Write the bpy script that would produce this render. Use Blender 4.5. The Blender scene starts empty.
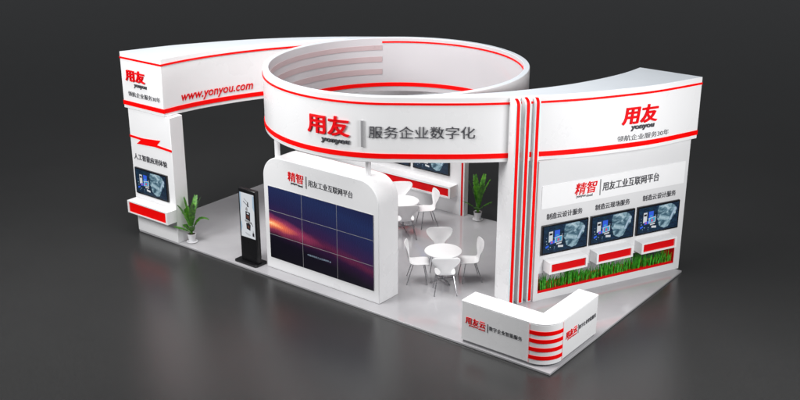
import bpy, bmesh, math, random
from mathutils import Vector, Matrix
R = math.radians
random.seed(7)
sc = bpy.context.scene
col = sc.collection

# ------------------------------------------------------------------ materials
def principled(name, color, rough=.5, metal=0., spec=.5, coat=0.):
    m = bpy.data.materials.new(name); m.use_nodes = True
    b = m.node_tree.nodes['Principled BSDF']
    b.inputs['Base Color'].default_value = (*color, 1)
    b.inputs['Roughness'].default_value = rough
    b.inputs['Metallic'].default_value = metal
    b.inputs['Specular IOR Level'].default_value = spec
    if coat: b.inputs['Coat Weight'].default_value = coat; b.inputs['Coat Roughness'].default_value = .05
    return m, m.node_tree, b

def textured(name, color, rough=.4, scale=6., amt=.06, ramt=.08, spec=.5, metal=0., bump=0., bscale=200.):
    """A plain finish with slight cloudy variation in colour and gloss."""
    m, nt, b = principled(name, color, rough, metal, spec)
    tc = nt.nodes.new('ShaderNodeTexCoord')
    n = nt.nodes.new('ShaderNodeTexNoise'); n.inputs['Scale'].default_value = scale; n.inputs['Detail'].default_value = 6
    nt.links.new(tc.outputs['Object'], n.inputs['Vector'])
    mx = nt.nodes.new('ShaderNodeMix'); mx.data_type = 'RGBA'
    mx.inputs['A'].default_value = (*[c * (1 - amt) for c in color], 1)
    mx.inputs['B'].default_value = (*[min(1, c * (1 + amt)) for c in color], 1)
    nt.links.new(n.outputs['Fac'], mx.inputs['Factor']); nt.links.new(mx.outputs['Result'], b.inputs['Base Color'])
    mr = nt.nodes.new('ShaderNodeMapRange')
    mr.inputs['To Min'].default_value = max(.02, rough - ramt); mr.inputs['To Max'].default_value = rough + ramt
    nt.links.new(n.outputs['Fac'], mr.inputs['Value']); nt.links.new(mr.outputs['Result'], b.inputs['Roughness'])
    if bump:
        n2 = nt.nodes.new('ShaderNodeTexNoise'); n2.inputs['Scale'].default_value = bscale; n2.inputs['Detail'].default_value = 3
        nt.links.new(tc.outputs['Object'], n2.inputs['Vector'])
        bp = nt.nodes.new('ShaderNodeBump'); bp.inputs['Strength'].default_value = bump; bp.inputs['Distance'].default_value = .01
        nt.links.new(n2.outputs['Fac'], bp.inputs['Height']); nt.links.new(bp.outputs['Normal'], b.inputs['Normal'])
    return m

def glow(name, color, strength):
    m, nt, b = principled(name, (.01, .01, .012), .25)
    b.inputs['Emission Color'].default_value = (*color, 1); b.inputs['Emission Strength'].default_value = strength
    return m

M = {}
M['white'] = textured('white_lacquer', (.80, .80, .81), .28, 1.2, .02, .06)
M['white_matt'] = textured('white_laminate', (.82, .82, .83), .45, 2., .02, .06)
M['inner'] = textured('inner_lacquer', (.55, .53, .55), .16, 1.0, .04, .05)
M['band'] = textured('dusty_rose_band', (.48, .37, .38), .3, 3., .06, .06)
M['red'] = textured('red_acrylic', (.90, .001, .001), .5, 3., .03, .05, spec=.12)
M['logo_red'] = textured('logo_red', (.74, .002, .006), .5, 3., .03, .05, spec=.15)
M['deep_red'] = textured('deep_red_panel', (.66, .002, .005), .5, 4., .06, .06, spec=.15)
M['ink'] = textured('dark_grey_ink', (.065, .065, .075), .5, 20., .1, .05)
M['grey'] = textured('grey_paint', (.30, .30, .31), .4, 8., .06, .06)
M['plinth'] = textured('dark_grey_plinth', (.16, .16, .17), .5, 8., .08, .06)  # plain dark grey for the base of the counter
M['black'] = textured('black_plastic', (.006, .006, .007), .3, 10., .2, .08)
M['bezel'] = textured('black_bezel', (.008, .008, .01), .25, 10., .2, .06)
M['seam'] = textured('grey_seam', (.33, .33, .34), .4, 10., .1, .06)
M['wall'] = textured('satin_wall_paint', (.70, .70, .71), .4, 2., .02, .06)
M['chair'] = textured('white_moulded_shell', (.86, .86, .87), .35, 5., .015, .05)
M['chrome'] = textured('brushed_steel', (.42, .42, .44), .28, 30., .1, .08, metal=1.)
M['pot'] = textured('white_glazed_pot', (.78, .78, .80), .2, 9., .04, .05)
M['soil'] = textured('dark_soil', (.03, .02, .012), .9, 60., .5, .05)
M['cyan'] = textured('pale_edge_trim', (.68, .84, .85), .3, 5., .03, .05)
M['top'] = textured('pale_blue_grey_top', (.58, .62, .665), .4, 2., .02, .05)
M['pink'] = textured('pale_pink_trim', (.82, .56, .57), .35, 5., .03, .05)

def leaf_mat(name, a, b_, c_):
    m, nt, b = principled(name, a, .45)
    tc = nt.nodes.new('ShaderNodeTexCoord'); n = nt.nodes.new('ShaderNodeTexNoise')
    n.inputs['Scale'].default_value = 14; n.inputs['Detail'].default_value = 5
    nt.links.new(tc.outputs['Object'], n.inputs['Vector'])
    cr = nt.nodes.new('ShaderNodeValToRGB'); e = cr.color_ramp.elements
    e[0].position = .32; e[0].color = (*a, 1); e[1].position = .68; e[1].color = (*c_, 1)
    k = e.new(.5); k.color = (*b_, 1)
    nt.links.new(n.outputs['Fac'], cr.inputs['Fac']); nt.links.new(cr.outputs['Color'], b.inputs['Base Color'])
    b.inputs['Subsurface Weight'].default_value = 0
    return m
M['leaf'] = leaf_mat('palm_leaf', (.018, .085, .006), (.05, .20, .012), (.13, .36, .02))
M['grass'] = leaf_mat('grass_blade', (.02, .22, .012), (.05, .40, .022), (.12, .58, .045))

# platform: pale glossy laminate
def platform_mat():
    m, nt, b = principled('platform_laminate', (.60, .60, .62), .12)
    tc = nt.nodes.new('ShaderNodeTexCoord'); n = nt.nodes.new('ShaderNodeTexNoise')
    n.inputs['Scale'].default_value = .9; n.inputs['Detail'].default_value = 4
    nt.links.new(tc.outputs['Object'], n.inputs['Vector'])
    cr = nt.nodes.new('ShaderNodeValToRGB'); e = cr.color_ramp.elements
    e[0].position = .3; e[0].color = (.36, .355, .372, 1); e[1].position = .7; e[1].color = (.42, .415, .43, 1)
    nt.links.new(n.outputs['Fac'], cr.inputs['Fac']); nt.links.new(cr.outputs['Color'], b.inputs['Base Color'])
    mr = nt.nodes.new('ShaderNodeMapRange'); mr.inputs['To Min'].default_value = .04; mr.inputs['To Max'].default_value = .12; b.inputs['IOR'].default_value = 1.62
    nt.links.new(n.outputs['Fac'], mr.inputs['Value']); nt.links.new(mr.outputs['Result'], b.inputs['Roughness'])
    return m
M['platform'] = platform_mat()

# hall floor: dark polished concrete with fine speckle
def floor_mat():
    m, nt, b = principled('dark_hall_floor', (.035, .035, .037), .35)
    tc = nt.nodes.new('ShaderNodeTexCoord')
    n = nt.nodes.new('ShaderNodeTexNoise'); n.inputs['Scale'].default_value = 45; n.inputs['Detail'].default_value = 8; n.inputs['Roughness'].default_value = .75
    n2 = nt.nodes.new('ShaderNodeTexNoise'); n2.inputs['Scale'].default_value = .35; n2.inputs['Detail'].default_value = 5
    for k in (n, n2): nt.links.new(tc.outputs['Object'], k.inputs['Vector'])
    cr = nt.nodes.new('ShaderNodeValToRGB'); e = cr.color_ramp.elements
    e[0].position = .3; e[0].color = (.019, .019, .020, 1); e[1].position = .7; e[1].color = (.042, .042, .044, 1)
    nt.links.new(n.outputs['Fac'], cr.inputs['Fac'])
    mx = nt.nodes.new('ShaderNodeMix'); mx.data_type = 'RGBA'; mx.blend_type = 'MULTIPLY'; mx.inputs['Factor'].default_value = .35
    nt.links.new(cr.outputs['Color'], mx.inputs['A']); nt.links.new(n2.outputs['Color'], mx.inputs['B'])
    mx2 = nt.nodes.new('ShaderNodeHueSaturation'); mx2.inputs['Saturation'].default_value = 0.05
    nt.links.new(mx.outputs['Result'], mx2.inputs['Color']); nt.links.new(mx2.outputs['Color'], b.inputs['Base Color'])
    mr = nt.nodes.new('ShaderNodeMapRange'); mr.inputs['To Min'].default_value = .14; mr.inputs['To Max'].default_value = .27; b.inputs['IOR'].default_value = 1.6
    nt.links.new(n.outputs['Fac'], mr.inputs['Value']); nt.links.new(mr.outputs['Result'], b.inputs['Roughness'])
    bp = nt.nodes.new('ShaderNodeBump'); bp.inputs['Strength'].default_value = .22; bp.inputs['Distance'].default_value = .01
    nt.links.new(n.outputs['Fac'], bp.inputs['Height']); nt.links.new(bp.outputs['Normal'], b.inputs['Normal'])
    return m
M['floor'] = floor_mat()

# screens
def emit_nodes(name):
    m, nt, b = principled(name, (.004, .004, .006), .3)
    return m, nt, b
def ramp(nt, stops):
    cr = nt.nodes.new('ShaderNodeValToRGB'); e = cr.color_ramp.elements
    while len(e) < len(stops): e.new(.5)
    for k, (p, c) in zip(e, stops): k.position = p; k.color = (*c, 1)
    return cr
def math_node(nt, op, a, b_=None, clamp=False):
    n = nt.nodes.new('ShaderNodeMath'); n.operation = op; n.use_clamp = clamp
    for i, v in enumerate((a, b_)):
        if v is None: continue
        if isinstance(v, (int, float)): n.inputs[i].default_value = v
        else: nt.links.new(v, n.inputs[i])
    return n.outputs[0]

def sunrise_mat():
    """Wide video image: night-blue sky, orange flare at left on a purple horizon band, dark ground. UV = whole wall."""
    m, nt, b = emit_nodes('video_wall_image')
    uv = nt.nodes.new('ShaderNodeUVMap'); sp = nt.nodes.new('ShaderNodeSeparateXYZ'); nt.links.new(uv.outputs['UV'], sp.inputs[0])
    u, v = sp.outputs['X'], sp.outputs['Y']
    # horizon drops to the right
    hz = math_node(nt, 'SUBTRACT', .47, math_node(nt, 'MULTIPLY', math_node(nt, 'POWER', u, 1.25), .27))
    d = math_node(nt, 'SUBTRACT', v, hz)                     # height above the horizon
    nz = nt.nodes.new('ShaderNodeTexNoise'); nz.inputs['Scale'].default_value = 9; nz.inputs['Detail'].default_value = 8
    nt.links.new(uv.outputs['UV'], nz.inputs['Vector'])
    d = math_node(nt, 'ADD', d, math_node(nt, 'MULTIPLY', math_node(nt, 'SUBTRACT', nz.outputs['Fac'], .5), .07))
    t = math_node(nt, 'ADD', math_node(nt, 'MULTIPLY', d, .7), .4, True)
    base = ramp(nt, [(.0, (.001, .001, .003)), (.27, (.004, .002, .010)), (.38, (.035, .006, .05)), (.43, (.17, .02, .08)),
                     (.50, (.055, .018, .10)), (.62, (.026, .026, .12)), (.80, (.022, .042, .16)), (1., (.016, .018, .085))])
    nt.links.new(t, base.inputs['Fac'])
    # flare: elongated along the horizon, centred at left edge
    du = math_node(nt, 'MULTIPLY', u, 2.5); dv = math_node(nt, 'MULTIPLY', math_node(nt, 'SUBTRACT', d, .02), 9.5)
    rr = math_node(nt, 'SQRT', math_node(nt, 'ADD', math_node(nt, 'MULTIPLY', du, du), math_node(nt, 'MULTIPLY', dv, dv)))
    fl = ramp(nt, [(.0, (2.0, 1.5, .85)), (.10, (1.9, .85, .28)), (.28, (1.3, .26, .08)), (.55, (.40, .045, .09)), (1., (0, 0, 0))])
    nt.links.new(math_node(nt, 'MULTIPLY', rr, .72, True), fl.inputs['Fac'])
    # fine line texture running through the glow
    wv = nt.nodes.new('ShaderNodeTexWave'); wv.inputs['Scale'].default_value = 22; wv.inputs['Distortion'].default_value = 9; wv.inputs['Detail'].default_value = 4
    nt.links.new(uv.outputs['UV'], wv.inputs['Vector'])
    k = math_node(nt, 'ADD', math_node(nt, 'MULTIPLY', wv.outputs['Fac'], .35), .8)
    mx = nt.nodes.new('ShaderNodeMix'); mx.data_type = 'RGBA'; mx.blend_type = 'ADD'; mx.inputs['Factor'].default_value = 1
    nt.links.new(base.outputs['Color'], mx.inputs['A']); nt.links.new(fl.outputs['Color'], mx.inputs['B'])
    nt.links.new(mx.outputs['Result'], b.inputs['Emission Color']); nt.links.new(math_node(nt, 'MULTIPLY', k, .55), b.inputs['Emission Strength'])
    b.inputs['Roughness'].default_value = .3; b.inputs['Specular IOR Level'].default_value = .15
    return m
M['sunrise'] = sunrise_mat()

def dark_screen_mat():
    m, nt, b = emit_nodes('dark_data_screen')
    uv = nt.nodes.new('ShaderNodeUVMap')
    bk = nt.nodes.new('ShaderNodeTexBrick'); bk.inputs['Scale'].default_value = 13; bk.inputs['Mortar Size'].default_value = .02
    bk.inputs['Color1'].default_value = (.002, .005, .014, 1); bk.inputs['Color2'].default_value = (.012, .05, .10, 1); bk.inputs['Mortar'].default_value = (.001, .002, .006, 1)
    nt.links.new(uv.outputs['UV'], bk.inputs['Vector'])
    n = nt.nodes.new('ShaderNodeTexNoise'); n.inputs['Scale'].default_value = 16; n.inputs['Detail'].default_value = 6
    nt.links.new(uv.outputs['UV'], n.inputs['Vector'])
    mx = nt.nodes.new('ShaderNodeMix'); mx.data_type = 'RGBA'; mx.blend_type = 'MULTIPLY'; mx.inputs['Factor'].default_value = .8
    nt.links.new(bk.outputs['Color'], mx.inputs['A']); nt.links.new(n.outputs['Color'], mx.inputs['B'])
    nt.links.new(mx.outputs['Result'], b.inputs['Emission Color']); b.inputs['Emission Strength'].default_value = 1.7
    return m
M['scr_dark'] = dark_screen_mat()
def face_mat():
    m, nt, b = emit_nodes('pale_data_face')
    uv = nt.nodes.new('ShaderNodeUVMap')
    n = nt.nodes.new('ShaderNodeTexNoise'); n.inputs['Scale'].default_value = 5; n.inputs['Detail'].default_value = 9; n.inputs['Distortion'].default_value = .9; n.inputs['Roughness'].default_value = .65
    nt.links.new(uv.outputs['UV'], n.inputs['Vector'])
    cr = ramp(nt, [(.30, (.012, .035, .06)), (.45, (.08, .17, .23)), (.56, (.34, .50, .58)), (.72, (.80, .92, .97))])
    nt.links.new(n.outputs['Fac'], cr.inputs['Fac'])
    nt.links.new(cr.outputs['Color'], b.inputs['Emission Color']); b.inputs['Emission Strength'].default_value = .85
    return m
M['scr_face'] = face_mat()
M['scr_white'] = glow('screen_white', (.75, .78, .82), .8)
M['scr_pale'] = glow('screen_pale_blue', (.42, .56, .70), .8)
M['scr_blue'] = glow('screen_blue', (.03, .12, .75), .9)
M['scr_cyan'] = glow('screen_cyan', (.05, .40, .70), .8)
M['scr_pink'] = glow('screen_magenta', (.70, .12, .28), .7)
M['scr_ink'] = glow('screen_ink', (.02, .015, .02), .5)
M['scr_brown'] = glow('screen_brown', (.16, .05, .03), .6)

# ------------------------------------------------------------------ mesh builder
class MB:
    def __init__(s): s.v = []; s.f = []; s.mi = []; s.uv = None
    def add(s, vs, fs, mi=0):
        o = len(s.v); s.v += [tuple(p) for p in vs]; s.f += [tuple(i + o for i in f) for f in fs]; s.mi += [mi] * len(fs)
    def box(s, x0, x1, y0, y1, z0, z1, mi=0, F=None):
        P = [(x, y, z) for z in (z0, z1) for y in (y0, y1) for x in (x0, x1)]
        if F: P = [F(*p) for p in P]
        s.add(P, [(0, 2, 3, 1), (4, 5, 7, 6), (0, 1, 5, 4), (1, 3, 7, 5), (3, 2, 6, 7), (2, 0, 4, 6)], mi)
    def prism(s, poly, z0, z1, mi=0, F=None):
        n = len(poly)
        P = [(x, y, z0) for x, y in poly] + [(x, y, z1) for x, y in poly]
        if F: P = [F(*p) for p in P]
        s.add(P, [tuple(range(n))[::-1], tuple(range(n, 2 * n))] + [(i, (i + 1) % n, n + (i + 1) % n, n + i) for i in range(n)], mi)
    def strip(s, path, z0, z1, d0, d1, mi=0):
        """closed solid following a list of (point, outward normal), from depth d0 to d1"""
        P = []
        for (x, y), (nx, ny) in path:
            for d, z in ((d0, z0), (d1, z0), (d1, z1), (d0, z1)): P.append((x + nx * d, y + ny * d, z))
        f = []; n = len(path)
        for i in range(n - 1):
            a = 4 * i; b = a + 4
            for k in range(4): f.append((a + k, b + k, b + (k + 1) % 4, a + (k + 1) % 4))
        f += [(3, 2, 1, 0), tuple(4 * (n - 1) + k for k in range(4))]
        s.add(P, f, mi)
    def tube(s, pts, r, n=8, mi=0, r1=None):
        pts = [Vector(p) for p in pts]; m = len(pts); P = []
        for i, p in enumerate(pts):
            t = (pts[min(i + 1, m - 1)] - pts[max(i - 1, 0)]).normalized()
            a = t.orthogonal().normalized(); b = t.cross(a)
            if i and (a.dot(pa) < .999):
                a = (pa - t * pa.dot(t)).normalized(); b = t.cross(a)
            pa = a; rr = r if r1 is None else r + (r1 - r) * i / (m - 1)
            P += [p + a * rr * math.cos(2 * math.pi * k / n) + b * rr * math.sin(2 * math.pi * k / n) for k in range(n)]
        f = [(i * n + k, i * n + (k + 1) % n, (i + 1) * n + (k + 1) % n, (i + 1) * n + k) for i in range(m - 1) for k in range(n)]
        f += [tuple(range(n))[::-1], tuple((m - 1) * n + k for k in range(n))]
        s.add(P, f, mi)
    def lathe(s, prof, n=32, mi=0, c=(0, 0)):
        P = []; f = []
        for r, z in prof: P += [(c[0] + r * math.cos(2 * math.pi * k / n), c[1] + r * math.sin(2 * math.pi * k / n), z) for k in range(n)]
        for i in range(len(prof) - 1): f += [(i * n + k, i * n + (k + 1) % n, (i + 1) * n + (k + 1) % n, (i + 1) * n + k) for k in range(n)]
        f += [tuple(range(n))[::-1], tuple((len(prof) - 1) * n + k for k in range(n))]
        s.add(P, f, mi)
    def build(s, name, mats, parent=None, loc=None, bevel=0, smooth=35, recalc=True):
        me = bpy.data.meshes.new(name); me.from_pydata(s.v, [], s.f)
        for m in (mats if isinstance(mats, (list, tuple)) else [mats]): me.materials.append(m)
        me.polygons.foreach_set('material_index', s.mi)
        if recalc:
            bm = bmesh.new(); bm.from_mesh(me); bmesh.ops.recalc_face_normals(bm, faces=bm.faces); bm.to_mesh(me); bm.free()
        if s.uv:
            l = me.uv_layers.new(name='UVMap')
            for lp in me.loops: l.data[lp.index].uv = s.uv[lp.vertex_index]
        if smooth:
            me.polygons.foreach_set('use_smooth', [True] * len(me.polygons)); me.set_sharp_from_angle(angle=R(smooth))
        me.update()
        return link(name, me, parent, bevel)
def link(name, me, parent=None, bevel=0):
    o = bpy.data.objects.new(name, me); col.objects.link(o)
    if parent:
        o.parent = parent
        # children are authored in world space unless their thing is at the origin
        o.matrix_parent_inverse = world_of(parent).inverted()
    if bevel:
        b = o.modifiers.new('Bevel', 'BEVEL'); b.width = bevel; b.segments = 2; b.limit_method = 'ANGLE'; b.angle_limit = R(40)
    return o
def world_of(o):
    m = Matrix.Translation(o.location) @ o.rotation_euler.to_matrix().to_4x4()
    return (world_of(o.parent) @ o.matrix_parent_inverse @ m) if o.parent else m
def tag(o, label, cat, group=None, kind=None):
    if label: o['label'] = label
    if cat: o['category'] = cat
    if group: o['group'] = group
    if kind: o['kind'] = kind
    return o
def thing(name, label, cat, loc=(0, 0, 0), rz=0, group=None):
    o = bpy.data.objects.new(name, None); col.objects.link(o); o.empty_display_size = .2
    o.location = loc; o.rotation_euler = (0, 0, rz)
    return tag(o, label, cat, group)
def dup(root, loc, rz, label):
    r = root.copy(); col.objects.link(r); r.location = loc; r.rotation_euler = (0, 0, rz); r['label'] = label
    for ch in list(root.children):
        c = ch.copy(); col.objects.link(c); c.parent = r; c.matrix_parent_inverse = ch.matrix_parent_inverse.copy()
        for g in list(ch.children):
            d = g.copy(); col.objects.link(d); d.parent = c; d.matrix_parent_inverse = g.matrix_parent_inverse.copy()
    return r

# ------------------------------------------------------------------ lettering
def text_mesh(body, bold=0., shear=0., extrude=.01, res=3, spacing=1.):
    cu = bpy.data.curves.new('t', 'FONT'); cu.body = body; cu.size = 1; cu.offset = bold; cu.shear = shear
    cu.extrude = extrude; cu.resolution_u = res; cu.space_character = spacing
    o = bpy.data.objects.new('t', cu); col.objects.link(o)
    dg = bpy.context.evaluated_depsgraph_get(); dg.update()
    me = bpy.data.meshes.new_from_object(o.evaluated_get(dg))
    V = [v.co.copy() for v in me.vertices]; F = [tuple(p.vertices) for p in me.polygons]
    bpy.data.objects.remove(o); bpy.data.curves.remove(cu); bpy.data.meshes.remove(me)
    return V, F
def lettering(name, body, place, w, h, depth, mat, parent, bold=0., shear=0., spacing=1., back=.002):
    """place(s, t, d): s across 0..w, t up 0..h, d out of the surface"""
    V, F = text_mesh(body, bold, shear, 1., spacing=spacing)
    x0, x1 = min(v.x for v in V), max(v.x for v in V); y0, y1 = min(v.y for v in V), max(v.y for v in V)
    mb = MB(); P = [place((v.x - x0) / (x1 - x0) * w, (v.y - y0) / (y1 - y0) * h, back + (depth if v.z > 0 else 0)) for v in V]
    mb.add(P, F); return mb.build(name, mat, parent, smooth=0, recalc=False)
def flat(o, ex, n):
    """place() on a plane: o lower-left corner, ex unit across, n unit out"""
    o = Vector(o); ex = Vector(ex).normalized(); n = Vector(n).normalized()
    return lambda s, t, d: o + ex * s + Vector((0, 0, t)) + n * d

# ------------------------------------------------------------------ setting
W, D = 12.0, 6.05
mb = MB(); mb.box(-70, 60, -40, 90, -.30, -.05); fl = mb.build('floor', M['floor']); fl['kind'] = 'structure'
mb = MB(); mb.box(-W, 0, 0, D, -.046, 0); pf = mb.build('platform', M['platform'], bevel=.006); pf['kind'] = 'structure'

# ------------------------------------------------------------------ canopy
CX, CY, RO, RI = -6.05, 3.03, 3.04, 2.905
Z0, Z1 = 3.2, 4.6
def circ(a, r=RO): return (CX + r * math.cos(R(a)), CY + r * math.sin(R(a)))
def catmull(P, n=8):
    out = []
    for i in range(len(P) - 1):
        p0 = P[max(i - 1, 0)]; p1 = P[i]; p2 = P[i + 1]; p3 = P[min(i + 2, len(P) - 1)]
        for k in range(n):
            t = k / n
            out.append(tuple(.5 * (2 * p1[j] + (p2[j] - p0[j]) * t + (2 * p0[j] - 5 * p1[j] + 4 * p2[j] - p3[j]) * t * t + (3 * p1[j] - p0[j] - 3 * p2[j] + p3[j]) * t ** 3) for j in (0, 1)))
    return out + [P[-1]]
TA = 303
arm_front = catmull([circ(TA), (-3.62, 1.04), (-2.97, 1.55), (-2.41, 2.07), (-1.87, 2.65), (-1.37, 3.28), (-.91, 4.0), (-.43, 4.88), (.02, 6.08)])
arm_back = catmull([(-1.46, 6.08), (-1.50, 5.4), (-1.66, 4.6), (-1.98, 3.65), (-2.45, 2.75), (-3.02, 1.93), (-3.76, 1.22)])
mir = lambda p: (2 * CX - p[0], 2 * CY - p[1])
def with_normals(P, closed=False):
    out = []
    for i, p in enumerate(P):
        a = P[max(i - 1, 0)]; b = P[min(i + 1, len(P) - 1)]
        t = Vector((b[0] - a[0], b[1] - a[1])).normalized(); out.append((p, (t.y, -t.x)))
    return out

canopy = thing('booth_canopy', 'white ring fascia with two curved wings and red stripes crowning the booth', 'canopy', (CX, CY, 0))
mb = MB(); N = 144
for k in range(N):
    a0, a1 = 360 * k / N, 360 * (k + 1) / N
P = []
for k in range(N):
    for r, z in ((RO, Z0), (RO, Z1), (RI, Z1), (RI, Z0)): P.append((*circ(360 * k / N, r), z))
F = []
for k in range(N):
    a = 4 * k; b = 4 * ((k + 1) % N)
    for j in range(4): F.append((a + j, b + j, b + (j + 1) % 4, a + (j + 1) % 4))
mi = []
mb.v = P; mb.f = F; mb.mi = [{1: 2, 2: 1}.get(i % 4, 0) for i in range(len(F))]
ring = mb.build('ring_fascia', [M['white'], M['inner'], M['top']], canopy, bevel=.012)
for m_ in (False, True):
    poly = arm_front + arm_back
    if m_: poly = [mir(p) for p in poly]
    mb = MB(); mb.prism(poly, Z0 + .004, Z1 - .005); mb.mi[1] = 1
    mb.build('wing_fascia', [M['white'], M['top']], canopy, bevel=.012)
# red lines
path_main = [circ(a) for a in range(150, TA, 3)] + arm_front
for m_ in (False, True):
    P_ = [p for p in path_main]
    if m_: P_ = [circ(a) for a in range(48, TA - 180, 3)] + [mir(p) for p in arm_front]
    pn = with_normals(P_)
    for z0, z1 in ((4.43, 4.475), (3.29, 3.395)):
        mb = MB(); mb.strip(pn, z0, z1, -.004, .014); mb.build('red_stripe', M['red'], canopy)
    # end face and inner (back) curve
    e0, e1 = arm_front[-1], arm_back[0]
    if m_: e0, e1 = mir(e0), mir(e1)
    for z0, z1 in ((4.43, 4.475), (3.29, 3.395)):
        mb = MB(); mb.strip(with_normals([e0, e1]), z0, z1, -.004, .014); mb.build('red_stripe', M['red'], canopy)
        bk = [mir(p) if m_ else p for p in arm_back]
        mb = MB(); mb.strip(with_normals(bk), z0, z1, -.004, .014); mb.build('red_stripe', M['red'], canopy)
def inner_path(a0, a1): return [((CX + RI * math.cos(R(a)), CY + RI * math.sin(R(a))), (-math.cos(R(a)), -math.sin(R(a)))) for a in range(a0, a1 + 1, 3)]
mb = MB(); mb.strip(inner_path(-60, 135), 4.47, 4.51, -.004, .012); mb.build('red_stripe', M['red'], canopy)
mb = MB(); mb.strip(inner_path(-60, 240), 3.335, 3.435, -.004, .012); mb.build('red_stripe', M['red'], canopy)
for z0, z1 in ((4.29, 4.41), (3.98, 4.12), (3.66, 3.80)):
    mb = MB(); mb.strip(inner_path(135, 240), z0, z1, -.004, .010); mb.build('rose_band', M['band'], canopy)

# arc-length placement along the front path
acc = [0.]
for a, b in zip(path_main, path_main[1:]): acc.append(acc[-1] + math.dist(a, b))
pn_main = with_normals(path_main)
def s_of_x(x):
    for i in range(len(path_main) - 1):
        a, b = path_main[i], path_main[i + 1]
        if a[0] <= x <= b[0] and i > 10: return acc[i] + (acc[i + 1] - acc[i]) * (x - a[0]) / (b[0] - a[0])
def on_path(x0, z):
    s0 = s_of_x(x0)
    def f(s, t, d):
        q = s0 + s
        i = max(0, min(len(acc) - 2, next((k for k in range(len(acc) - 1) if acc[k + 1] >= q), len(acc) - 2)))
        k = (q - acc[i]) / (acc[i + 1] - acc[i]); (a, na), (b, nb) = pn_main[i], pn_main[i + 1]
        nx = na[0] + (nb[0] - na[0]) * k; ny = na[1] + (nb[1] - na[1]) * k
        return Vector((a[0] + (b[0] - a[0]) * k + nx * d, a[1] + (b[1] - a[1]) * k + ny * d, z + t))
    return f
def on_path_span(name, body, x0, x1, z0, z1, depth, mat, **kw):
    return lettering(name, body, on_path(x0, z0), s_of_x(x1) - s_of_x(x0), z1 - z0, depth, mat, canopy, **kw)
on_path_span('logo_lettering', '用友', -6.02, -5.03, 3.70, 4.13, .035, M['logo_red'], bold=.020)
on_path_span('name_lettering', 'yonyou', -5.68, -5.03, 3.525, 3.635, .03, M['ink'], bold=.02, shear=.12)
pl = on_path(-4.80, 3.53); mb = MB(); mb.box(0, .045, .0, .04, 0, .56, F=lambda x, y, z: pl(x, z, y)); mb.build('divider_bar', M['grey'], canopy)
on_path_span('slogan_lettering', '服务企业数字化', -4.66, -2.90, 3.725, 3.985, .016, M['ink'], bold=-.004)
# right wing
on_path_span('logo_lettering', '用友', -.86, -.43, 3.80, 4.20, .035, M['logo_red'], bold=.020, shear=.1)
on_path_span('name_lettering', 'yonyou', -.74, -.46, 3.65, 3.765, .03, M['ink'], bold=.02, shear=.12)
on_path_span('slogan_lettering', '领航企业服务30年', -.90, -.29, 3.445, 3.57, .010, M['ink'], bold=-.006)
# left wing end and inner side
lf = mir(arm_front[-1]); ly = lf[1]
pl = lambda x, z: flat((x, ly, z), (1, 0, 0), (0, -1, 0))
lettering('logo_lettering', '用友', pl(-11.93, 3.91), .70, .29, .04, M['logo_red'], canopy, bold=.020)
lettering('name_lettering', 'yonyou', pl(-11.66, 3.76), .47, .10, .02, M['ink'], canopy, bold=.02, shear=.12)
lettering('slogan_lettering', '领航企业服务30年', pl(-11.91, 3.535), 1.17, .12, .010, M['ink'], canopy, bold=-.006)
bk = [mir(p) for p in arm_back]; bacc = [0.]
for a, b in zip(bk, bk[1:]): bacc.append(bacc[-1] + math.dist(a, b))
bpn = with_normals(bk)
def on_back(s0, z):
    def f(s, t, d):
        q = s0 + s; i = next((k for k in range(len(bacc) - 1) if bacc[k + 1] >= q), len(bacc) - 2)
        k = (q - bacc[i]) / (bacc[i + 1] - bacc[i]); (a, na), (b, nb) = bpn[i], bpn[i + 1]
        return Vector((a[0] + (b[0] - a[0]) * k + na[0] * d, a[1] + (b[1] - a[1]) * k + na[1] * d, z + t))
    return f
lettering('web_lettering', 'www.yonyou.com', on_back(.54, 3.425), 1.97, .215, .012, M['deep_red'], canopy, bold=.010, shear=.25)

# posts between the screen wall and the ring
for x, lb in ((-7.66, 'slim white post holding the ring above left end of the video wall'), (-4.99, 'slim white post holding the ring above right end of the video wall')):
    mb = MB(); mb.lathe([(.062, -.25 if x < -6 else 0), (.062, .455)], 24)
    t = thing('support_post', lb, 'post', (x, .70, 2.752 if x < -6 else 2.752), group='posts under the ring')
    o = mb.build('post_tube', M['white'], None); o.parent = t

# ------------------------------------------------------------------ left pillar
TX0, TX1 = -12.02, -10.50
pil = thing('display_pillar', 'tall white pillar at the left end with a red zigzag line and a red fronted ledge', 'pillar', (-11.26, .2, 0))
mb = MB(); mb.box(TX0, TX1, .0, .40, .001, 3.196); mb.build('pillar_body', M['white_matt'], pil, bevel=.01)
mb = MB()
mb.prism([(TX0 - .004, 2.47), (-11.62, 2.455), (-11.78, 2.335), (-11.10, 2.375), (TX1 + .004, 2.35), (TX1 + .004, 2.405), (-11.02, 2.435), (-10.88, 2.57), (-11.50, 2.515), (-11.60, 2.512), (TX0 - .004, 2.525)], 0, 1,
         F=lambda x, y, z: (x, -.012 + .016 * z, y))
mb.build('zigzag_stripe', M['red'], pil)
lettering('caption_lettering', '人工智能应用体验', flat((-11.93, 0, 1.92), (1, 0, 0), (0, -1, 0)), 1.23, .155, .012, M['ink'], pil, bold=.004)
LG = MB(); LG.box(-11.99, -10.50, -.30, -.002, .57, .60); LG.box(-11.99, -10.50, -.30, -.002, .86, .89)
LG.box(-11.99, -11.93, -.30, -.002, .60, .86); LG.box(-10.56, -10.50, -.30, -.002, .60, .86); LG.box(-11.93, -10.56, -.20, -.002, .60, .86)
ledge = LG.build('ledge', M['white_matt'], pil)
mb = MB(); mb.box(-11.925, -10.565, -.285, -.205, .605, .855); mb.build('red_panel', M['red'], ledge)

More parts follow.
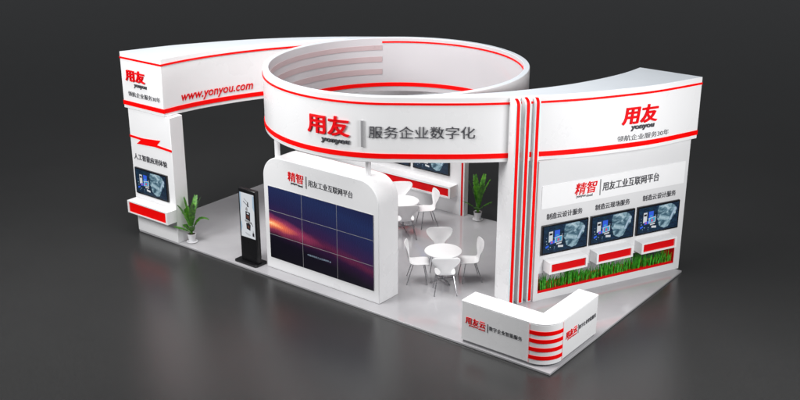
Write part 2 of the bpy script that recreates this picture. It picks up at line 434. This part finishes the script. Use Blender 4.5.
# ------------------------------------------------------------------ television
TVW, TVH = 1.19, .68
def make_tv(name, label, loc, rz, group):
    t = thing(name, label, 'television', loc, rz, group)
    mb = MB(); mb.box(-TVW / 2, TVW / 2, -.05, .0, 0, TVH); o = mb.build('bezel', M['bezel'], bevel=.006); o.parent = t
    w, h = TVW - .07, TVH - .07
    mb = MB(); y = -.052
    def q(pts, mi, dy=0):
        mb.add([(-w / 2 + u * w, y - dy, .035 + v * h) for u, v in pts], [tuple(range(len(pts)))], mi)
        uvs.extend(pts)
    uvs = []
    q([(0, 0), (1, 0), (1, 1), (0, 1)], 0)
    face = [(.50, .98), (.47, .80), (.475, .60), (.455, .52), (.475, .46), (.50, .40), (.515, .30), (.53, .20), (.57, .13), (.66, .06), (.76, .09), (.80, .20), (.86, .40), (.93, .55), (.95, .72), (.90, .90), (.80, .99)]
    q(face, 1, .001)
    q([(.87, .52), (.93, .70), (.955, .74), (.935, .82), (.90, .78), (.83, .56), (.78, .34), (.82, .33)], 3, .002)
    q([(.12, .40), (.21, .42), (.21, .80), (.12, .80)], 2, .001); q([(.13, .66), (.20, .66), (.20, .74), (.13, .74)], 7, .002)
    q([(.25, .48), (.37, .48), (.37, .82), (.25, .82)], 4, .001); q([(.28, .60), (.34, .60), (.34, .66), (.28, .66)], 5, .002)
    q([(.26, .34), (.43, .38), (.43, .60), (.26, .56)], 2, .003); q([(.275, .365), (.415, .40), (.415, .575), (.275, .54)], 5, .004); q([(.31, .40), (.37, .42), (.36, .52), (.32, .50)], 6, .005)
    q([(.30, .27), (.42, .29), (.42, .34), (.30, .32)], 2, .002); q([(.15, .32), (.26, .35), (.26, .46), (.15, .43)], 4, .004); q([(.17, .35), (.21, .36), (.21, .42), (.17, .41)], 6, .005)
    q([(.06, .18), (.13, .24), (.12, .30), (.05, .26)], 4, .002); q([(.34, .16), (.46, .13), (.46, .21), (.34, .24)], 2, .0015)
    for k in range(14):
        u = random.uniform(.02, .44); v = random.uniform(.06, .95); s = random.uniform(.01, .022)
        q([(u, v), (u + s, v), (u + s, v + s * 1.6), (u, v + s * 1.6)], random.choice((3, 5, 3)), .0005)
    mb.uv = uvs
    bz = [c for c in t.children if c.name.startswith('bezel')][0]
    o = mb.build('screen_image', [M['scr_dark'], M['scr_face'], M['scr_white'], M['scr_pale'], M['scr_blue'], M['scr_cyan'], M['scr_pink'], M['scr_ink']], smooth=0, recalc=False)
    o.parent = bz
    return t
tv0 = make_tv('television', 'black television on the left pillar under the zigzag line', (-11.31, -.002, 1.04), 0, 'televisions showing a pale face')

# ------------------------------------------------------------------ right display wall
P0 = Vector((-1.88, 2.50, 0)); dv = Vector((1.74, 3.59, 0)).normalized(); nv = Vector((dv.y, -dv.x, 0))
def wf(u, o, z): return P0 + dv * u + nv * o + Vector((0, 0, z))
RZ = math.atan2(dv.y, dv.x)
wall = thing('display_wall', 'white slanted product wall with a banner and a planter opening on the right', 'wall', tuple(wf(2, 0, 0)), RZ)
WU0, WU1 = .0, 4.03; OU0, OU1, OZ0, OZ1 = .11, 3.86, .17, .64
mb = MB(); bx = lambda *a, m=mb: m.box(a[0], a[1], a[2], a[3], a[4], a[5], F=wf)
bx(WU0, WU1, -.45, 0, .001, OZ0); bx(WU0, WU1, -.20, 0, OZ1, 3.196); bx(WU0, OU0, -.45, 0, OZ0, OZ1); bx(OU1, WU1, -.45, 0, OZ0, OZ1)
bx(WU0, WU1, -.45, -.20, OZ1, OZ1 + .06)
mb.build('wall_panel', M['wall'], wall)
mb = MB(); mb.box(-1.42, -.30, 5.93, 6.03, .68, 3.19); mb.build('end_panel', M['white_matt'], wall)
mb = MB()
mb.box(OU0, OU1, -.44, -.004, OZ0, OZ0 + .012, F=wf); mb.box(OU0, OU0 + .01, -.44, -.004, OZ0, OZ1, F=wf); mb.box(OU1 - .01, OU1, -.44, -.004, OZ0, OZ1, F=wf)
mb.box(OU0 + .02, OU1 - .02, -.03, -.01, OZ0 + .012, OZ0 + .05, F=wf)
mb.build('planter_lining', M['deep_red'], wall)
mb = MB(); mb.box(.10, 3.93, .0, .014, 2.13, 2.64, F=wf); ban = mb.build('banner_panel', M['chair'], wall)
def wtext(name, body, u, z, w, h, depth, mat, off=0, **kw): return lettering(name, body, flat(wf(u, off, z), dv, nv), w, h, depth, mat, wall, **kw)
wtext('mark_lettering', '精智', .93, 2.31, .58, .27, .012, M['logo_red'], .014, bold=.006, shear=.18)
for bd, uu, ww in (('yonyou', .98, .235), ('cloud', 1.235, .165)): wtext('name_lettering', bd, uu, 2.235, ww, .055, .008, M['ink'], .014, bold=.01)
mb = MB(); mb.box(1.585, 1.605, .014, .03, 2.22, 2.58, F=wf); mb.build('divider_bar', M['grey'], wall)
wtext('banner_lettering', '用友工业互联网平台', 1.66, 2.30, 1.53, .20, .015, M['ink'], .014, bold=.002)
for u0, u1, s in ((.25, 1.17, '制造云设计服务'), (1.51, 2.44, '制造云现场服务'), (2.80, 3.73, '制造云设计服务')):
    wtext('caption_lettering', s, u0, 1.865, u1 - u0, .135, .012, M['ink'], 0, bold=.002)
for u in (.24, 1.47, 2.70):
    L = MB(); a, b, z0, z1, dp = u - .02, u + .97, .70, .96, .26
    L.box(a, b, .002, dp, z0, z0 + .035, F=wf); L.box(a, b, .002, dp, z1 - .035, z1, F=wf)
    L.box(a, a + .05, .002, dp, z0 + .035, z1 - .035, F=wf); L.box(b - .05, b, .002, dp, z0 + .035, z1 - .035, F=wf); L.box(a + .05, b - .05, .002, dp - .09, z0 + .035, z1 - .035, F=wf)
    lg = L.build('ledge', M['white_matt'], wall)
    mb = MB(); mb.box(a + .052, b - .052, dp - .088, dp - .03, z0 + .037, z1 - .037, F=wf); mb.build('red_panel', M['deep_red'], lg)
for u, lb in ((.725, 'black television nearest the red fins on the slanted product wall'), (1.985, 'black television between two others on the slanted product wall'), (3.25, 'black television at the far right end of the slanted product wall')):
    p = wf(u, .002, 1.075); dup(tv0, tuple(p), RZ, lb)

# grass in the planter (nobody could count it)
gb = MB(); random.seed(3)
for k in range(820):
    u = random.uniform(OU0 + .03, OU1 - .03); o = random.uniform(-.30, -.05); h = random.uniform(.17, .36) * (1 + .25 * math.sin(u * 7))
    w = random.uniform(.007, .014); a = random.uniform(0, math.pi); lx, lo = random.uniform(-.05, .05), random.uniform(-.05, .07)
    cu, so = math.cos(a) * w, math.sin(a) * w
    pts = []
    for t, ww in ((0, 1), (.55, .8), (1, .05)):
        cxx = u + lx * t * t; coo = o + lo * t * t
        pts += [wf(cxx - cu * ww, coo - so * ww, OZ0 + .012 + h * t), wf(cxx + cu * ww, coo + so * ww, OZ0 + .012 + h * t)]
    gb.add(pts, [(0, 1, 3, 2), (2, 3, 5, 4)])
gr = gb.build('grass', M['grass'], recalc=False, smooth=0)
tag(gr, 'bright green grass filling the red lined planter under the product wall', 'grass', kind='stuff')

# ------------------------------------------------------------------ fins
FN0 = Vector((-2.19, 1.985, 0))
fin_labels = ('leftmost white fin with red edge, its broad flank facing the tables', 'middle white fin with red edge between two others', 'white fin with red edge closest to the slanted product wall')
for k in range(3):
    q = FN0 + dv * (.235 * k)
    ff = lambda u, o, z, q=q: q + dv * u + nv * o + Vector((0, 0, z))
    t = thing('red_edged_fin', fin_labels[k], 'fin', tuple(q), RZ, 'red edged fins beside the product wall')
    dep = .56; tp = 4.565; r = .13
    prof = [(-dep, .001), (0, .001)] + [(-r + r * math.cos(R(a)), tp - r + r * math.sin(R(a))) for a in range(0, 91, 10)] + [(-dep + .12, tp), (-dep + .12, 3.19), (-dep, 3.19)]
    mb = MB(); n = len(prof)
    mb.add([ff(0, o, z) for o, z in prof] + [ff(.14, o, z) for o, z in prof], [tuple(range(n)), tuple(range(2 * n - 1, n - 1, -1))] + [(i, n + i, n + (i + 1) % n, (i + 1) % n) for i in range(n)])
    brd = mb.build('board', M['white'], t, bevel=.004)
    edge = [(0, .02)] + [(-r + r * math.cos(R(a)), tp - r + r * math.sin(R(a))) for a in range(0, 81, 10)]
    for nm, a, b, d, mt in (('red_stripe', .035, .100, .010, 'red'), ('edge_trim', .010, .027, .006, 'cyan'), ('edge_trim', .108, .128, .006, 'cyan')):
        mb = MB(); P = []
        for i, (o, z) in enumerate(edge):
            ang = 0 if i == 0 else R((i - 1) * 10); co, sz = math.cos(ang), math.sin(ang)
            for uu, dd in ((a, -.003), (b, -.003), (b, d), (a, d)): P.append(ff(uu, o + dd * co, z + dd * sz))
        m_ = len(edge); F = [(4 * i + j, 4 * i + 4 + j, 4 * i + 4 + (j + 1) % 4, 4 * i + (j + 1) % 4) for i in range(m_ - 1) for j in range(4)] + [(3, 2, 1, 0), tuple(4 * (m_ - 1) + j for j in range(4))]
        mb.add(P, F); mb.build(nm, M[mt], brd)

# ------------------------------------------------------------------ video wall
SX0, SX1, SY0, SY1, SH = -7.80, -4.43, .35, 1.02, 2.75
sw = thing('screen_stand', 'white round shouldered stand framing a large video screen', 'stand', ((SX0 + SX1) / 2, .68, 0))
rr = .50
def shoulder(x0, x1, z0, z1, r):
    return [(x0, z0), (x1, z0)] + [(x1 - r + r * math.cos(R(a)), z1 - r + r * math.sin(R(a))) for a in range(0, 91, 6)] + [(x0 + r + r * math.cos(R(a)), z1 - r + r * math.sin(R(a))) for a in range(90, 181, 6)]
mb = MB(); mb.prism(shoulder(SX0, SX1, .001, SH, rr), SY0, SY1, F=lambda x, y, z: (x, z, y)); mb.build('stand_body', M['white'], sw, bevel=.015)
VX0, VX1, VZ0, VZ1 = -7.655, -4.565, .28, 2.045
fr = lambda x, z: flat((x, SY0, z), (1, 0, 0), (0, -1, 0))
lettering('mark_lettering', '精智', fr(-7.02, 2.29), .46, .22, .012, M['logo_red'], sw, bold=.004)
for bd, xx, ww in (('yonyou', -6.94, .20), ('cloud', -6.72, .14)): lettering('name_lettering', bd, fr(xx, 2.215), ww, .05, .01, M['ink'], sw, bold=.01)
mb = MB(); mb.box(-6.48, -6.463, SY0 - .02, SY0 + .001, 2.22, 2.50); mb.build('divider_bar', M['grey'], sw)
lettering('slogan_lettering', '用友工业互联网平台', fr(-6.41, 2.285), 1.27, .155, .010, M['ink'], sw, bold=-.004)
vw = thing('video_wall', 'nine panel video screen showing an orange sunrise over a dark purple horizon', 'video wall', ((VX0 + VX1) / 2, SY0, VZ0))
mb = MB(); mb.box(VX0 + .004, VX1 - .004, SY0 - .014, SY0 - .001, VZ0 + .004, VZ1 - .004); mb.build('surround', M['seam'], vw)
pw, ph, gp = (VX1 - VX0) / 3, (VZ1 - VZ0) / 3, .007
for i in range(3):
    for j in range(3):
        mb = MB(); a, b = VX0 + pw * i + gp, VX0 + pw * (i + 1) - gp; c, d = VZ0 + ph * j + gp, VZ0 + ph * (j + 1) - gp
        y0, y1 = SY0 - .0185, SY0 - .0141
        mb.box(a, b, y0, y1, c, d)
        mb.uv = [((x - VX0) / (VX1 - VX0), (z - VZ0) / (VZ1 - VZ0)) for x, y, z in mb.v]
        mb.build('display_panel', M['sunrise'], vw, smooth=0)
lettering('caption_lettering', '中国领先的工业互联网平台', flat((-6.48, SY0 - .0185, .62), (1, 0, 0), (0, -1, 0)), .70, .042, .001, M['scr_pale'], vw, bold=-.012)

# ------------------------------------------------------------------ kiosk
kx0, kx1, ky = -8.50, -7.94, .20
kio = thing('advertising_kiosk', 'tall black freestanding kiosk with a white poster screen', 'kiosk', (-8.24, .28, 0))
mb = MB(); mb.box(kx0, kx1, ky, ky + .12, .05, 1.85); kbody = mb.build('kiosk_body', M['black'], kio, bevel=.02)
mb = MB(); mb.prism([(-8.60, .08), (-7.94, .08), (-7.90, .12), (-7.90, .44), (-7.94, .48), (-8.60, .48), (-8.64, .44), (-8.64, .12)], .001, .05); mb.build('kiosk_base', M['black'], kio, bevel=.012)
mb = MB(); uvs = []
sx0, sx1, sz0, sz1 = kx0 + .05, kx1 - .05, 0.66, 1.76
def kq(pts, mi, dy=0):
    mb.add([(sx0 + u * (sx1 - sx0), ky - .004 - dy, sz0 + v * (sz1 - sz0)) for u, v in pts], [tuple(range(len(pts)))], mi)
kq([(0, 0), (1, 0), (1, 1), (0, 1)], 0)
kq([(0, .55), (.10, .70), (.09, 1), (0, 1)], 1, .0006); kq([(.88, .72), (1, .62), (1, .97), (.90, .98)], 1, .0006); kq([(0, .10), (.10, .22), (.06, .36), (0, .32)], 1, .0006)
kq([(.24, .80), (.62, .70), (.63, .715), (.25, .815)], 2, .001); kq([(.30, .865), (.55, .80), (.55, .81), (.30, .875)], 2, .001); kq([(.52, .70), (.60, .70), (.60, .81), (.52, .80)], 2, .001)
kq([(.38, .62), (.52, .60), (.54, .66), (.47, .70), (.40, .67)], 4, .001)
kq([(.36, .42), (.68, .38), (.70, .58), (.38, .60)], 2, .001); kq([(.42, .45), (.62, .43), (.62, .50), (.42, .52)], 3, .0015); kq([(.46, .54), (.60, .53), (.60, .56), (.46, .57)], 0, .0015)
kq([(.30, .36), (.78, .32), (.76, .37), (.32, .41)], 4, .001)
kq([(.40, .20), (.66, .17), (.70, .30), (.60, .34), (.38, .33)], 2, .001); kq([(.46, .23), (.60, .21), (.60, .27), (.46, .28)], 3, .0015)
kq([(.72, .36), (.86, .28), (.88, .29), (.74, .38)], 2, .001); kq([(.80, .06), (.93, .05), (.93, .13), (.86, .15), (.80, .12)], 2, .001); kq([(.84, .15), (.88, .15), (.86, .21)], 2, .001)
kq([(.30, .10), (.66, .06), (.66, .07), (.30, .11)], 4, .001); kq([(.34, .075), (.60, .045), (.60, .052), (.34, .082)], 4, .001)
mb.build('poster_screen', [M['scr_white'], M['scr_pale'], M['scr_ink'], M['scr_brown'], M['grey']], kbody, smooth=0, recalc=False)

# ------------------------------------------------------------------ reception counter
CH = .92
cnt = thing('reception_counter', 'white L shaped reception counter with red striped round corner at the front', 'counter', (-.8, .6, 0))
cr_ = .46
def outer(e=0.):
    x1, y0 = -.05 + e, .05 - e; r = cr_ + e
    return [(-2.08 - e, y0)] + [(x1 - r + r * math.cos(R(a)), y0 + r + r * math.sin(R(a))) for a in range(270, 361, 6)] + [(x1, 1.93 + e), (-.50 - e, 1.93 + e), (-.50 - e, .53 + e), (-2.08 - e, .53 + e)]
mb = MB(); mb.prism(outer(-.03), .001, .05); mb.build('plinth', M['plinth'], cnt)
mb = MB(); mb.prism(outer(), .05, CH - .03); mb.build('counter_body', M['white'], cnt, bevel=.012)
mb = MB(); mb.prism(outer(.006), CH - .03, CH); mb.build('counter_top', M['chair'], cnt, bevel=.014)
arc = [((-.05 - cr_ + cr_ * math.cos(R(a)), .05 + cr_ + cr_ * math.sin(R(a))), (math.cos(R(a)), math.sin(R(a)))) for a in range(270, 361, 5)]
mb = MB(); mb.strip(arc, .055, CH - .035, -.004, .008); pan = mb.build('corner_panel', M['white_matt'], cnt)
for z in (.19, .365, .545, .715):
    mb = MB(); mb.strip(arc, z - .04, z + .04, .007, .016); mb.build('red_stripe', M['red'], pan)
for a in (arc[0], arc[-1]):
    (x, y), (nx, ny) = a; tx, ty = -ny, nx
    mb = MB(); mb.box(-.014, .014, -.003, .013, .06, CH - .04, F=lambda u, o, z: (x + tx * u + nx * o, y + ty * u + ny * o, z)); mb.build('seam_trim', M['pink'], pan)
for o_, ex, n_, sg in (((-1.98, .05, 0), (1, 0, 0), (0, -1, 0), 1), ((-.05, .64, 0), (0, 1, 0), (1, 0, 0), .94)):
    pl = lambda s, z: flat(Vector(o_) + Vector(ex) * s + Vector((0, 0, z)), ex, n_)
    lettering('mark_lettering', '用友云', pl(0, .445), .47 * sg, .15, .012, M['logo_red'], cnt, bold=.008)
    for bd, xx, ww in (('yonyou', .08, .21), ('cloud', .31, .15)): lettering('name_lettering', bd, pl(xx * sg, .395), ww * sg, .033, .008, M['logo_red'], cnt, bold=.02)
    mb = MB(); p_ = pl(.515 * sg, .39); mb.box(0, .012, 0, .014, 0, .19, F=lambda u, o, z: p_(u, z, o)); mb.build('divider_bar', M['grey'], cnt)
    lettering('slogan_lettering', '数字企业智能服务', pl(.555 * sg, .45), .75 * sg, .092, .006, M['ink'], cnt, bold=-.004)

# ------------------------------------------------------------------ back wall
bw = thing('back_wall', 'white back wall with a long red fronted shelf behind the tables', 'wall', (-9, 5.9, 0))
mb = MB(); mb.box(-12.0, -6.13, 5.86, 5.98, .001, 3.19); mb.build('wall_panel', M['white_matt'], bw)
mb = MB(); mb.box(-6.125, -5.99, 5.83, 6.02, .001, 3.19); ps = mb.build('end_post', M['white'], bw, bevel=.005)
mb = MB(); mb.box(-6.085, -6.03, 5.822, 5.834, .001, 3.19); mb.build('red_stripe', M['deep_red'], ps)
mb = MB(); a, b = -11.7, -6.22
for x0, x1, y0, z0, z1 in ((a, b, 5.52, .52, .57), (a, b, 5.52, .79, .84), (a, a + .06, 5.52, .57, .79), (b - .06, b, 5.52, .57, .79), (a + .06, b - .06, 5.58, .57, .79)): mb.box(x0, x1, y0, 5.858, z0, z1)
sh = mb.build('shelf', M['white_matt'], bw)
mb = MB(); mb.box(a + .062, b - .062, 5.54, 5.582, .572, .788); mb.build('red_panel', M['deep_red'], sh)
for x, lb in ((-7.06, 'black television at the right end of the back wall above the long shelf'), (-8.36, 'black television on the back wall, mostly hidden by the ring')):
    dup(tv0, (x, 5.858, 1.02), 0, lb)

# ------------------------------------------------------------------ tables and chairs
def make_table(name, label, loc, rz):
    t = thing(name, label, 'table', loc, rz, 'round white meeting tables')
    mb = MB(); mb.lathe([(.405, .715), (.420, .722), (.422, .732), (.416, .742), (.05, .742)], 56); o = mb.build('tabletop', M['chair']); o.parent = t
    mb = MB(); mb.lathe([(.16, .700), (.16, .714)], 24); mb.lathe([(.03, .05), (.028, .70)], 16); cl = mb.build('column', M['chrome']); cl.parent = t
    mb = MB()
    for k in range(4):
        a = R(45 + 90 * k); c_, s_ = math.cos(a), math.sin(a)
        mb.tube([(0.01 * c_, 0.01 * s_, .062), (.16 * c_, .16 * s_, .048), (.32 * c_, .32 * s_, .018)], .020, 8, r1=.014)
    o = mb.build('foot', M['chrome']); o.parent = cl
    return t
tb = make_table('round_table', 'round white table in front, with four chairs around it', (-4.07, 2.20, 0), R(20))
dup(tb, (-6.76, 4.20, 0), R(10), 'round white table near the back wall, half hidden by the screen stand')

def shell_mesh():
    """moulded single-shell chair: seat flows up into a waisted, butterfly shaped back. Faces -Y."""
    prof = [(-.235, .425, .15), (-.225, .445, .185), (-.18, .455, .205), (-.10, .452, .215), (0., .445, .215), (.09, .440, .200), (.15, .448, .170),
            (.185, .475, .125), (.205, .515, .105), (.215, .555, .125), (.225, .60, .180), (.236, .65, .240), (.250, .70, .285), (.264, .75, .300), (.276, .79, .275), (.281, .803, .22)]
    n = 14; V = []; F = []
    for i, (y, z, w) in enumerate(prof):
        back = max(0, min(1, (i - 6) / 4))
        for k in range(n + 1):
            u = -1 + 2 * k / n
            e = abs(u) ** 2.2
            zz = z if z < .47 else .47 + (z - .47) * 1.22
            V.append((u * w, y - e * .045 * back + .0, zz + (1 - back) * (e * .012 - .008)))
    m = n + 1
    for i in range(len(prof) - 1):
        for k in range(n): F.append((i * m + k, i * m + k + 1, (i + 1) * m + k + 1, (i + 1) * m + k))
    return V, F
def make_chair(label, loc, rz):
    t = thing('shell_chair', label, 'chair', loc, rz, 'white shell chairs around the round tables'); t.scale = (1.07, 1.07, 1.07)
    V, F = shell_mesh(); mb = MB(); mb.add(V, F); o = mb.build('seat_shell', M['chair'], smooth=180)
    so = o.modifiers.new('Solidify', 'SOLIDIFY'); so.thickness = .014; so.offset = 0
    su = o.modifiers.new('Subdivision', 'SUBSURF'); su.levels = 1; su.render_levels = 1
    o.parent = t
    for sx in (-1, 1):
        for fy, top in ((-.20, -.10), (.23, .08)):
            mb = MB(); mb.tube([(sx * .05, top * .6, .428), (sx * .13, top * 1.1, .424), (sx * .165, top * 1.3, .40), (sx * .235, fy, 0.004)], .0095, 8)
            o = mb.build('leg', M['chrome']); o.parent = t
    return t
T1 = Vector((-4.07, 2.20, 0)); T2 = Vector((-6.76, 4.20, 0))
chairs = [(T1, 131, .64, 'white chair on the far side of the front table, facing the viewer'),
          (T1, 217, .57, 'white chair at left of the front table, seen from its side'),
          (T1, -50, .60, 'white chair with its back to the viewer at the front table'),
          (T1, 46, .62, 'white chair at right of the front table, its back towards the fins'),
          (T2, 131, .64, 'white chair beyond the rear table, close under the long shelf'),
          (T2, -46, .60, 'white chair with its back to the viewer at the rear table'),
          (T2, 52, .64, 'white chair at right of the rear table, beside the back wall')]
first = None
for c_, a, d, lb in chairs:
    p = c_ + Vector((math.cos(R(a)), math.sin(R(a)), 0)) * d; rz = R(a - 90)
    if first is None: first = make_chair(lb, tuple(p), rz)
    else: dup(first, tuple(p), rz, lb)

# ------------------------------------------------------------------ potted palms
def make_palm(label, loc, rz, seed, H):
    random.seed(seed)
    t = thing('potted_palm', label, 'plant', loc, rz, 'potted palms on the platform')
    mb = MB(); mb.lathe([(.075, .018), (.105, .20), (.112, .225), (.106, .228), (.098, .205), (.03, .20)], 28); pot_ = mb.build('pot', M['pot']); pot_.parent = t
    mb = MB(); mb.lathe([(.10, .002), (.14, .016), (.142, .022), (.132, .018), (.05, .015)], 28); o = mb.build('saucer', M['pot']); o.parent = t
    mb = MB(); mb.lathe([(.02, .200), (.096, .208), (.04, .216)], 16); o = mb.build('soil', M['soil']); o.parent = pot_
    specs = [(12, .24, 1.0), (78, .30, .96), (140, .26, .90), (200, .10, 1.0), (255, .30, .9), (318, .30, .94),
             (35, .36, .50), (165, .40, .48), (230, .36, .42), (300, .38, .46)]
    for az, sp, hh in specs:
        az = R(az + random.uniform(-12, 12)); sp *= random.uniform(.75, 1.); h = H * hh
        dx, dy = math.cos(az), math.sin(az); px, py = -dy, dx
        pts = []
        for k in range(25):
            q = k / 24; r = .015 + sp * (q ** 1.5) * 1.1; z = .205 + (h - .205) * (q * (1.2 - .2 * q) if sp < .35 else math.sin(q * 2.0) * 1.05)
            pts.append(Vector((dx * r, dy * r, z)))
        mb = MB(); mb.tube(pts, .007, 5, r1=.002)
        for k in range(6, 25):
            q = k / 24; tn = (pts[min(k + 1, 24)] - pts[k - 1]).normalized()
            ln = .085 * math.sin(math.pi * min(1, (q - .18) / .9)) ** .6 + .03
            for sgn in (-1, 1):
                side = (Vector((px, py, 0)) * sgn * .75 + tn * .65 + Vector((0, 0, random.uniform(-.15, .1)))).normalized()
                w = tn * .030
                a_ = pts[k]; m_ = a_ + side * ln * .55; e_ = a_ + side * ln + Vector((0, 0, -.012))
                mb.add([a_ - w * .5, a_ + w * .5, m_ + w, e_, m_ - w * .9], [(0, 1, 2, 4), (4, 2, 3)])
        o = mb.build('frond', M['leaf'], recalc=False, smooth=0); o.parent = t
    return t
make_palm('green palm in a white pot beside the left pillar', (-10.31, .27, 0), R(20), 5, 1.14)
make_palm('green palm in a white pot at the back opening, right of the back wall', (-5.56, 5.85, 0), R(75), 9, 1.16)

# ------------------------------------------------------------------ light
w = bpy.data.worlds.new('World'); sc.world = w; w.use_nodes = True
w.node_tree.nodes['Background'].inputs['Color'].default_value = (.93, .96, 1, 1)
w.node_tree.nodes['Background'].inputs['Strength'].default_value = .085
def area(name, loc, target, size, size_y, power, color=(1, 1, 1), spec=1.):
    l = bpy.data.lights.new(name, 'AREA'); l.shape = 'RECTANGLE'; l.size = size; l.size_y = size_y; l.energy = power; l.color = color; l.specular_factor = spec
    o = bpy.data.objects.new(name, l); col.objects.link(o); o.location = loc
    o.rotation_euler = (Vector(target) - Vector(loc)).to_track_quat('-Z', 'Y').to_euler(); return o
area('overhead_lamp', (-6.4, -.2, 13), (-5.6, 3, 0), 10, 7, 1980, (1, .99, .98))
area('front_lamp', (-10.5, -9, 8.5), (-7.5, 1, 3), 5, 4, 1420)
area('right_lamp', (5.5, .8, 5.5), (-.8, 4.2, 2.0), 3, 3, 720)

# ------------------------------------------------------------------ camera
f, th, psi = 1051.923, .353628543, .658683855
C = Vector((8.50805583, -15.6358724, 10.))
fw = Vector((-math.sin(psi) * math.cos(th), math.cos(psi) * math.cos(th), -math.sin(th))); rt = Vector((math.cos(psi), math.sin(psi), 0)); up = rt.cross(fw)
cam = bpy.data.cameras.new('camera'); co = bpy.data.objects.new('camera', cam); col.objects.link(co)
cam.sensor_width = 36; cam.lens = f * 36 / 800; cam.clip_start = .1; cam.clip_end = 400
mw = Matrix((rt, up, -fw)).transposed().to_4x4(); mw.translation = C; co.matrix_world = mw
sc.camera = co
sc.view_settings.view_transform = 'Standard'; sc.view_settings.look = 'None'; sc.view_settings.exposure = 0; sc.view_settings.gamma = 1
sc.render.engine = 'CYCLES'
